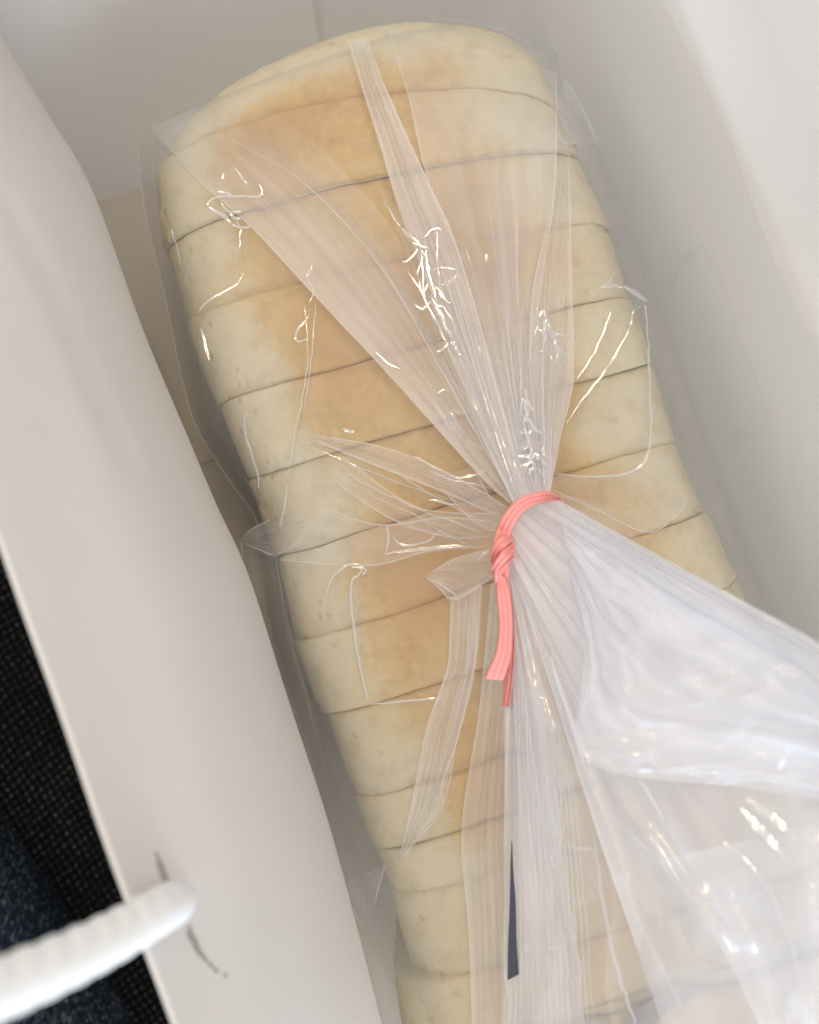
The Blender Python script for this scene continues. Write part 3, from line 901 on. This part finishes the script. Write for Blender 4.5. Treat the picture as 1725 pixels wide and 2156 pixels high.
# ---- crease lines that catch the lamp, traced as they run
Z = .1292
CL = [
 ([(545, 385), (552, 400), (548, 412), (530, 414), (500, 413), (480, 412), (462, 414), (448, 420), (438, 428), (436, 434)], Z+.002, .00030),
 ([(436, 434), (452, 442), (468, 452), (480, 464), (488, 472)], Z+.002, .00045),
 ([(488, 472), (505, 478), (530, 476)], Z+.002, .00028),
 ([(490, 350), (502, 362), (514, 380), (522, 386)], Z+.001, .00028),
 ([(456, 400), (475, 405), (488, 410)], Z+.001, .00040),
 ([(470, 362), (468, 378)], Z+.001, .0002),
 ([(555, 485), (575, 505), (602, 530)], Z+.001, .0002),
 ([(417, 655), (440, 632), (470, 615), (500, 595), (515, 572)], Z, .00022),
 ([(600, 545), (650, 552), (655, 565), (648, 580), (655, 600), (660, 615), (650, 640)], Z+.001, .0002),
 ([(655, 660), (630, 690), (622, 712), (632, 718), (650, 712)], Z, .00026),
 ([(425, 690), (432, 720), (438, 745), (440, 760)], Z-.006, .00028),
 ([(805, 418), (825, 450), (842, 478)], Z+.003, .00022),
 ([(845, 480), (862, 494), (880, 510), (888, 528)], .1345, .00050),
 ([(888, 528), (890, 570), (892, 610), (900, 640)], .135, .00025),
 ([(890, 505), (905, 486), (922, 480), (930, 488)], .135, .00025),
 ([(898, 520), (900, 560), (912, 600), (918, 640)], .136, .0003),
 ([(922, 482), (920, 540), (925, 580), (930, 625)], .136, .00022),
 ([(905, 570), (935, 562), (965, 572), (950, 590), (925, 600)], .136, .0002),
 ([(915, 640), (928, 662), (940, 690), (955, 712)], .1375, .00065),
 ([(905, 620), (920, 650), (935, 680)], .1372, .0004),
 ([(930, 640), (950, 668), (960, 700), (975, 740), (985, 770)], .138, .00032),
 ([(955, 715), (970, 750), (985, 790), (1000, 830), (1015, 870)], .1395, .00035),
 ([(880, 590), (900, 640), (930, 700), (960, 770), (1000, 850), (1030, 910)], .1395, .00022),
 ([(860, 570), (890, 620), (920, 690)], .1365, .0002),
 ([(790, 740), (815, 762), (845, 780)], .1345, .0002),
 ([(1100, 835), (1098, 870), (1106, 900), (1112, 930)], .147, .00045),
 ([(1108, 820), (1112, 860), (1108, 890)], .147, .00028),
 ([(1115, 925), (1120, 950), (1125, 985), (1130, 1020)], .1495, .00045),
 ([(1122, 950), (1140, 960), (1145, 990), (1142, 1015)], .1500, .0003),
 ([(1096, 770), (1098, 810), (1100, 850)], .146, .0002),
 ([(1118, 670), (1135, 668), (1145, 650), (1150, 668), (1160, 690), (1165, 715)], .1345, .00035),
 ([(1130, 690), (1145, 700), (1155, 720), (1160, 740)], .1345, .00045),
 ([(1150, 665), (1152, 690), (1165, 712), (1170, 725)], .1350, .00045),
 ([(1170, 735), (1180, 742), (1178, 752), (1190, 755), (1188, 770)], .1340, .0003),
 ([(1262, 608), (1280, 595), (1295, 570)], Z, .0002),
 ([(1265, 605), (1290, 602), (1312, 605)], Z, .00035),
 ([(1312, 602), (1335, 615), (1362, 634)], Z-.003, .00045),
 ([(1350, 645), (1335, 655), (1325, 690), (1300, 740), (1260, 800), (1220, 850), (1190, 900)], Z, .00022),
 ([(1360, 640), (1366, 720), (1368, 820), (1370, 900), (1358, 970), (1310, 998), (1240, 1003), (1172, 998)], Z, .00025),
 ([(1290, 650), (1262, 720), (1235, 770), (1212, 800)], Z, .0002),
 ([(917, 830), (935, 822), (948, 825)], .1325, .0003),
 ([(917, 830), (916, 850), (930, 870), (945, 900), (962, 925), (972, 945), (985, 968)], .1325, .0003),
 ([(945, 870), (950, 890), (965, 905)], .1330, .0002),
 ([(720, 902), (735, 908), (748, 908)], Z, .00035),
 ([(515, 868), (516, 910), (530, 960), (542, 990), (545, 1030)], Z-.008, .00024),
 ([(590, 1110), (600, 1060), (606, 1020)], Z-.001, .0002),
 ([(815, 1105), (818, 1140), (810, 1165)], Z+.003, .0003),
 ([(808, 1168), (850, 1160), (900, 1155), (960, 1148), (980, 1150)], Z+.004, .0003),
 ([(830, 1130), (840, 1145), (870, 1148), (900, 1140), (915, 1128), (930, 1118)], Z+.003, .00024),
 ([(900, 1050), (940, 1060), (965, 1062)], .134, .00024),
 ([(870, 960), (920, 985), (960, 1005), (1000, 1000), (1025, 990)], .135, .00025),
 ([(905, 990), (950, 1010), (1000, 1020), (1040, 1028)], .137, .0002),
 ([(682, 1290), (690, 1240), (710, 1205), (735, 1190), (765, 1190)], Z, .0002),
 ([(765, 1192), (755, 1210), (742, 1225), (738, 1260), (745, 1310), (752, 1370), (765, 1430), (775, 1475)], Z, .00034),
 ([(735, 1190), (770, 1198), (762, 1212)], Z, .0003),
 ([(780, 1482), (840, 1478), (900, 1472), (960, 1462)], Z, .00022),
 ([(905, 1218), (940, 1240), (965, 1255)], .136, .0002),
 ([(1005, 1180), (1020, 1165), (1030, 1160)], .142, .00035),
 ([(360, 1000-520), (372, 520), (380, 560)], Z-.012, .00018),
 ([(640, 640), (648, 740), (640, 820), (618, 930), (606, 1010)], Z, .00016),
 ([(665, 640), (655, 760), (640, 860)], Z, .00014),
]
for i, (pts, z, r) in enumerate(CL):
    crease(pts, z=z, r=r, jit=2.5, haze=.30, seed=i + 1)
# crumpled knots of short sharp creases
rq = random.Random(11)
def cluster(cx, cy, dx, dy, n, spread, z, rmin=.00014, rmax=.0004, step=16):
    for i in range(n):
        t = rq.uniform(-1, 1)
        x = cx + dx * t + rq.gauss(0, spread); y = cy + dy * t + rq.gauss(0, spread)
        an = math.atan2(dy, dx) + rq.gauss(0, .3)
        pts = []
        for k in range(rq.randint(3, 6)):
            pts.append((x, y))
            an += rq.gauss(0, .42)
            x += math.cos(an) * step * rq.uniform(.5, 1.2); y += math.sin(an) * step * rq.uniform(.5, 1.2)
        crease(pts, z=z + rq.uniform(0, .0006), r=rq.uniform(rmin, rmax), jit=3, haze=.3, seed=400 + i + int(cx))
cluster(925, 640, 30, 75, 5, 5, .1378)
cluster(980, 770, 30, 60, 7, 8, .1412)
cluster(880, 520, 20, 25, 5, 5, .1345)
cluster(1150, 690, 12, 40, 11, 8, .1350)
cluster(485, 435, 28, 30, 3, 5, .1318)
cluster(1112, 900, 6, 70, 11, 7, .1500, step=12)
cluster(1135, 975, 5, 45, 8, 6, .1512, step=10)
cluster(955, 890, 20, 40, 5, 6, .1340, rmax=.0003)
cluster(1175, 1700, 14, 90, 10, 10, .1600, step=18)
cluster(1190, 1960, 12, 120, 12, 12, .1600, step=18)
# long pleat ridges converging on the tie from above
rs = random.Random(5)
for i in range(16):
    u = i / 15
    ax, ay = lerp(1084, 1160, u), lerp(1052, 1036, u)
    ox, oy = lerp(860, 1190, u) + rs.uniform(-25, 25), lerp(560, 640, u) + rs.uniform(-90, 120)
    t0 = rs.uniform(0, .35)
    bx, by = lerp(ox, ax, t0), lerp(oy, ay, t0)
    mx, my = lerp(bx, ax, .55) + rs.uniform(-7, 7) - 14 * (1 - u), lerp(by, ay, .5)
    crease([(bx, by, lerp(.1345, .149, t0) + .001), (mx, my, .145), (ax, ay, .1515)], r=rs.uniform(.00010, .00018), jit=1.5, haze=.30, seed=100 + i, dull=(i % 2 == 0))
# folds radiating left of the knot
for i, (a, b) in enumerate([((700, 985), (1010, 1120)), ((760, 1030), (1015, 1140)), ((860, 1075), (1010, 1160)), ((640, 935), (1000, 1070)), ((820, 985), (1020, 1100)), ((900, 1215), (1030, 1180)), ((930, 1000), (1040, 1080)), ((990, 960), (1050, 1070))]):
    crease([(a[0], a[1], .1305), (lerp(a[0], b[0], .5), lerp(a[1], b[1], .5) + 6, .136), (b[0], b[1], .147)], r=.00014, jit=3, haze=.28, seed=140 + i, dull=(i % 2 == 0))
# fine lengthwise creases in the hanging mouth of the bag
for i in range(14):
    x0 = 1085 + i * 6; x1 = 1085 + i * 13
    crease([(x0, 1330 + 15 * i, .154), (lerp(x0, x1, .35), 1560, .156), (lerp(x0, x1, .7), 1850, .157), (x1, 2200, .158)], r=rs.uniform(.00012, .0003), jit=3, haze=.28, seed=180 + i, dull=(i % 2 == 0))
for pts, r in [([(1160, 1385, .172), (1180, 1450, .172), (1210, 1540, .172), (1240, 1640, .172), (1262, 1690, .172)], .00050),
               ([(1262, 1690, .172), (1310, 1740, .173), (1385, 1810, .176)], .00035),
               ([(1345, 1640, .188), (1400, 1730, .188), (1470, 1840, .190), (1560, 1980, .193), (1640, 2160, .196)], .00050),
               ([(1560, 1700, .212), (1600, 1745, .214), (1650, 1800, .216)], .00070),
               ([(1572, 1680, .212), (1620, 1715, .214), (1680, 1765, .216)], .00060),
               ([(1380, 1610, .205), (1480, 1630, .208), (1600, 1640, .212), (1740, 1665, .216)], .00050),
               ([(1380, 1560, .205), (1370, 1600, .205), (1400, 1615, .206)], .0003),
               ([(1250, 1760, .160), (1270, 1900, .160), (1300, 2040, .160), (1340, 2160, .160)], .00040),
               ([(1290, 1720, .160), (1330, 1900, .160), (1400, 2050, .160), (1470, 2180, .160)], .00028),
               ([(1600, 1500, .214), (1560, 1540, .212), (1500, 1580, .209)], .0005),
               ([(1700, 1560, .220), (1660, 1580, .218), (1640, 1620, .216)], .0005),
               ([(1520, 1770, .200), (1590, 1830, .204), (1650, 1940, .206), (1700, 2100, .208)], .0004)]:
    crease(pts, r=r, jit=3, haze=.40, seed=300 + int(r * 1e6) + int(pts[0][0]))
link_mesh("film_edge", edge_mb.v, edge_mb.f, M_fold, film, attrs={'haze': edge_mb.a}, kind='stuff')
link_mesh("film_crease", crease_mb.v, crease_mb.f, M_crease, film, attrs={'haze': crease_mb.a}, kind='stuff')

# ================================================================= TWIST TIE
tie = empty("twist_tie", P(1105, 1100, .15), "pink ribbed vinyl twist tie knotted round the bag's neck with two tails", "twist tie")
def ribbon(pts, name, thick=.0008, nacross=28, steps=90, ribs=3):
    "pts: (cx,cy,z, wx,wy,wz) centre and half-width vector, picture units (wz in metres)"
    verts, faces = [], []
    ring = nacross * 2
    for k in range(steps + 1):
        cx, cy, z, wx, wy, wz = poly(pts, k / steps)
        c = P(cx, cy, z); e = P(cx + wx, cy + wy, z + wz) - c
        k1 = min(1, k / steps + .01); k0 = max(0, k / steps - .01)
        a = poly(pts, k1); b = poly(pts, k0)
        tg = (P(*a[:3]) - P(*b[:3])).normalized()
        nn = tg.cross(e).normalized()
        if nn.z < 0 and abs(nn.z) > .2: nn = -nn
        for i in range(ring):
            if i < nacross: s = -1 + 2 * i / (nacross - 1); sg = 1
            else: s = 1 - 2 * (i - nacross) / (nacross - 1); sg = -1
            prof = .35 + .65 * abs(math.cos(math.pi * (s * ribs * .5 + (.5 if ribs % 2 == 0 else 0)))) ** .6
            edge = math.sqrt(max(0, 1 - abs(s) ** 8))
            verts.append(c + e * s + nn * (sg * thick * (.25 + .75 * prof) * edge))
        if k:
            o = (k - 1) * ring
            for i in range(ring):
                j = (i + 1) % ring
                faces.append((o + i, o + j, o + j + ring, o + i + ring))
    faces.append(tuple(range(ring))); faces.append(tuple(range(steps * ring + ring - 1, steps * ring - 1, -1)))
    o = link_mesh(name, verts, faces, M_tie)
    reparent(o, tie)
    return o
# loop around the neck
ribbon([(1052, 1160, .1560, 16, 2, .0010), (1060, 1122, .1580, 15, 4, .0006), (1073, 1092, .1600, 13, 8, .0004), (1097, 1064, .1612, 9, 11, .0), (1128, 1049, .1600, 4, 12, -.0008),
        (1158, 1044, .1560, 0, 9, -.0016), (1176, 1054, .1500, -1, 4, -.0022), (1180, 1085, .1440, -3, 2, -.0022), (1160, 1130, .1400, -8, -4, -.002), (1110, 1165, .1390, -6, -10, -.001),
        (1066, 1178, .1430, 2, -10, -.001), (1050, 1170, .1500, 10, -4, .001)], "tie_loop", steps=160)
# the twisted knot: crossing turns
ribbon([(1074, 1130, .1560, 5, 9, .0004), (1058, 1142, .1610, 6, 12, .0), (1044, 1160, .1600, 8, 7, .0), (1041, 1180, .1560, 9, 0, .0006), (1050, 1196, .1540, 9, -4, 0)], "tie_knot", .0009, steps=60, ribs=2)
ribbon([(1078, 1152, .1570, 4, 8, .0), (1062, 1170, .1628, 7, 9, .0), (1046, 1192, .1610, 6, 6, 0), (1040, 1204, .1560, 5, 4, 0)], "tie_knot", .0010, steps=50, ribs=2)
ribbon([(1076, 1172, .1570, 3, 6, .0), (1062, 1186, .1615, 6, 7, .0), (1050, 1204, .1600, 8, 3, .0), (1054, 1226, .1590, 13, 1, .0004), (1060, 1246, .1585, 12, 0, .0008)], "tie_knot", .0009, steps=60, ribs=2)
ribbon([(1057, 1118, .1580, 12, 6, .0), (1050, 1150, .1590, 9, 0, .001), (1060, 1190, .1590, 10, 2, -.0008), (1058, 1222, .1580, 11, 0, .0)], "tie_knot", .0011, steps=60, ribs=2)
# tails
ribbon([(1056, 1214, .1590, 10, 2, .0010), (1059, 1248, .1600, 14, 0, -.0004), (1064, 1290, .1605, 15, 0, .0), (1065, 1330, .1610, 15, 1, .0), (1060, 1375, .1615, 17, 2, .0), (1048, 1410, .1612, 20, 2, .0), (1040, 1429, .1605, 21, 2, .0)], "tie_tail", .0008, steps=90)
ribbon([(1062, 1215, .1570, 10, 0, .0), (1070, 1280, .1568, 10, 0, .001), (1074, 1360, .1560, 8, 0, .0022), (1070, 1430, .1550, 7, 0, .003), (1065, 1487, .1545, 4, 0, .003)], "tie_tail", .0007, steps=70)

# ================================================================= PERSON (only the jeans show)
person = empty("person", P(-100, 2100, 0), "seated person's leg in dark blue jeans beside the bag", "person")
def leg(u, v):
    "thigh: rounded form, its right flank visible between the cord and the bag"
    e0 = P(-260, 1400, -.03); e1 = P(420, 2290, -.03)
    d = (e1 - e0).normalized(); s_ = Vector((-d.y, d.x, 0))
    p0 = e0 - s_ * .088; p1 = e1 - s_ * .088
    p0.z = p1.z = 0
    ax = p0.lerp(p1, v)
    an = math.pi * u
    r = .088 + .004 * math.sin(v * 5) + .003 * noise.noise(Vector((u * 4, v * 6, 2)))
    r += .0016 * math.sin(u * 22 + 6 * noise.noise(Vector((v * 3, u * 2, 8))))
    return ax + s_ * (-math.cos(an) * r) + Vector((0, 0, -.03 + math.sin(an) * r * .85))
vs, fs, _ = grid(leg, 80, 120)
o = link_mesh("jeans", vs, fs, M_denim); reparent(o, person)
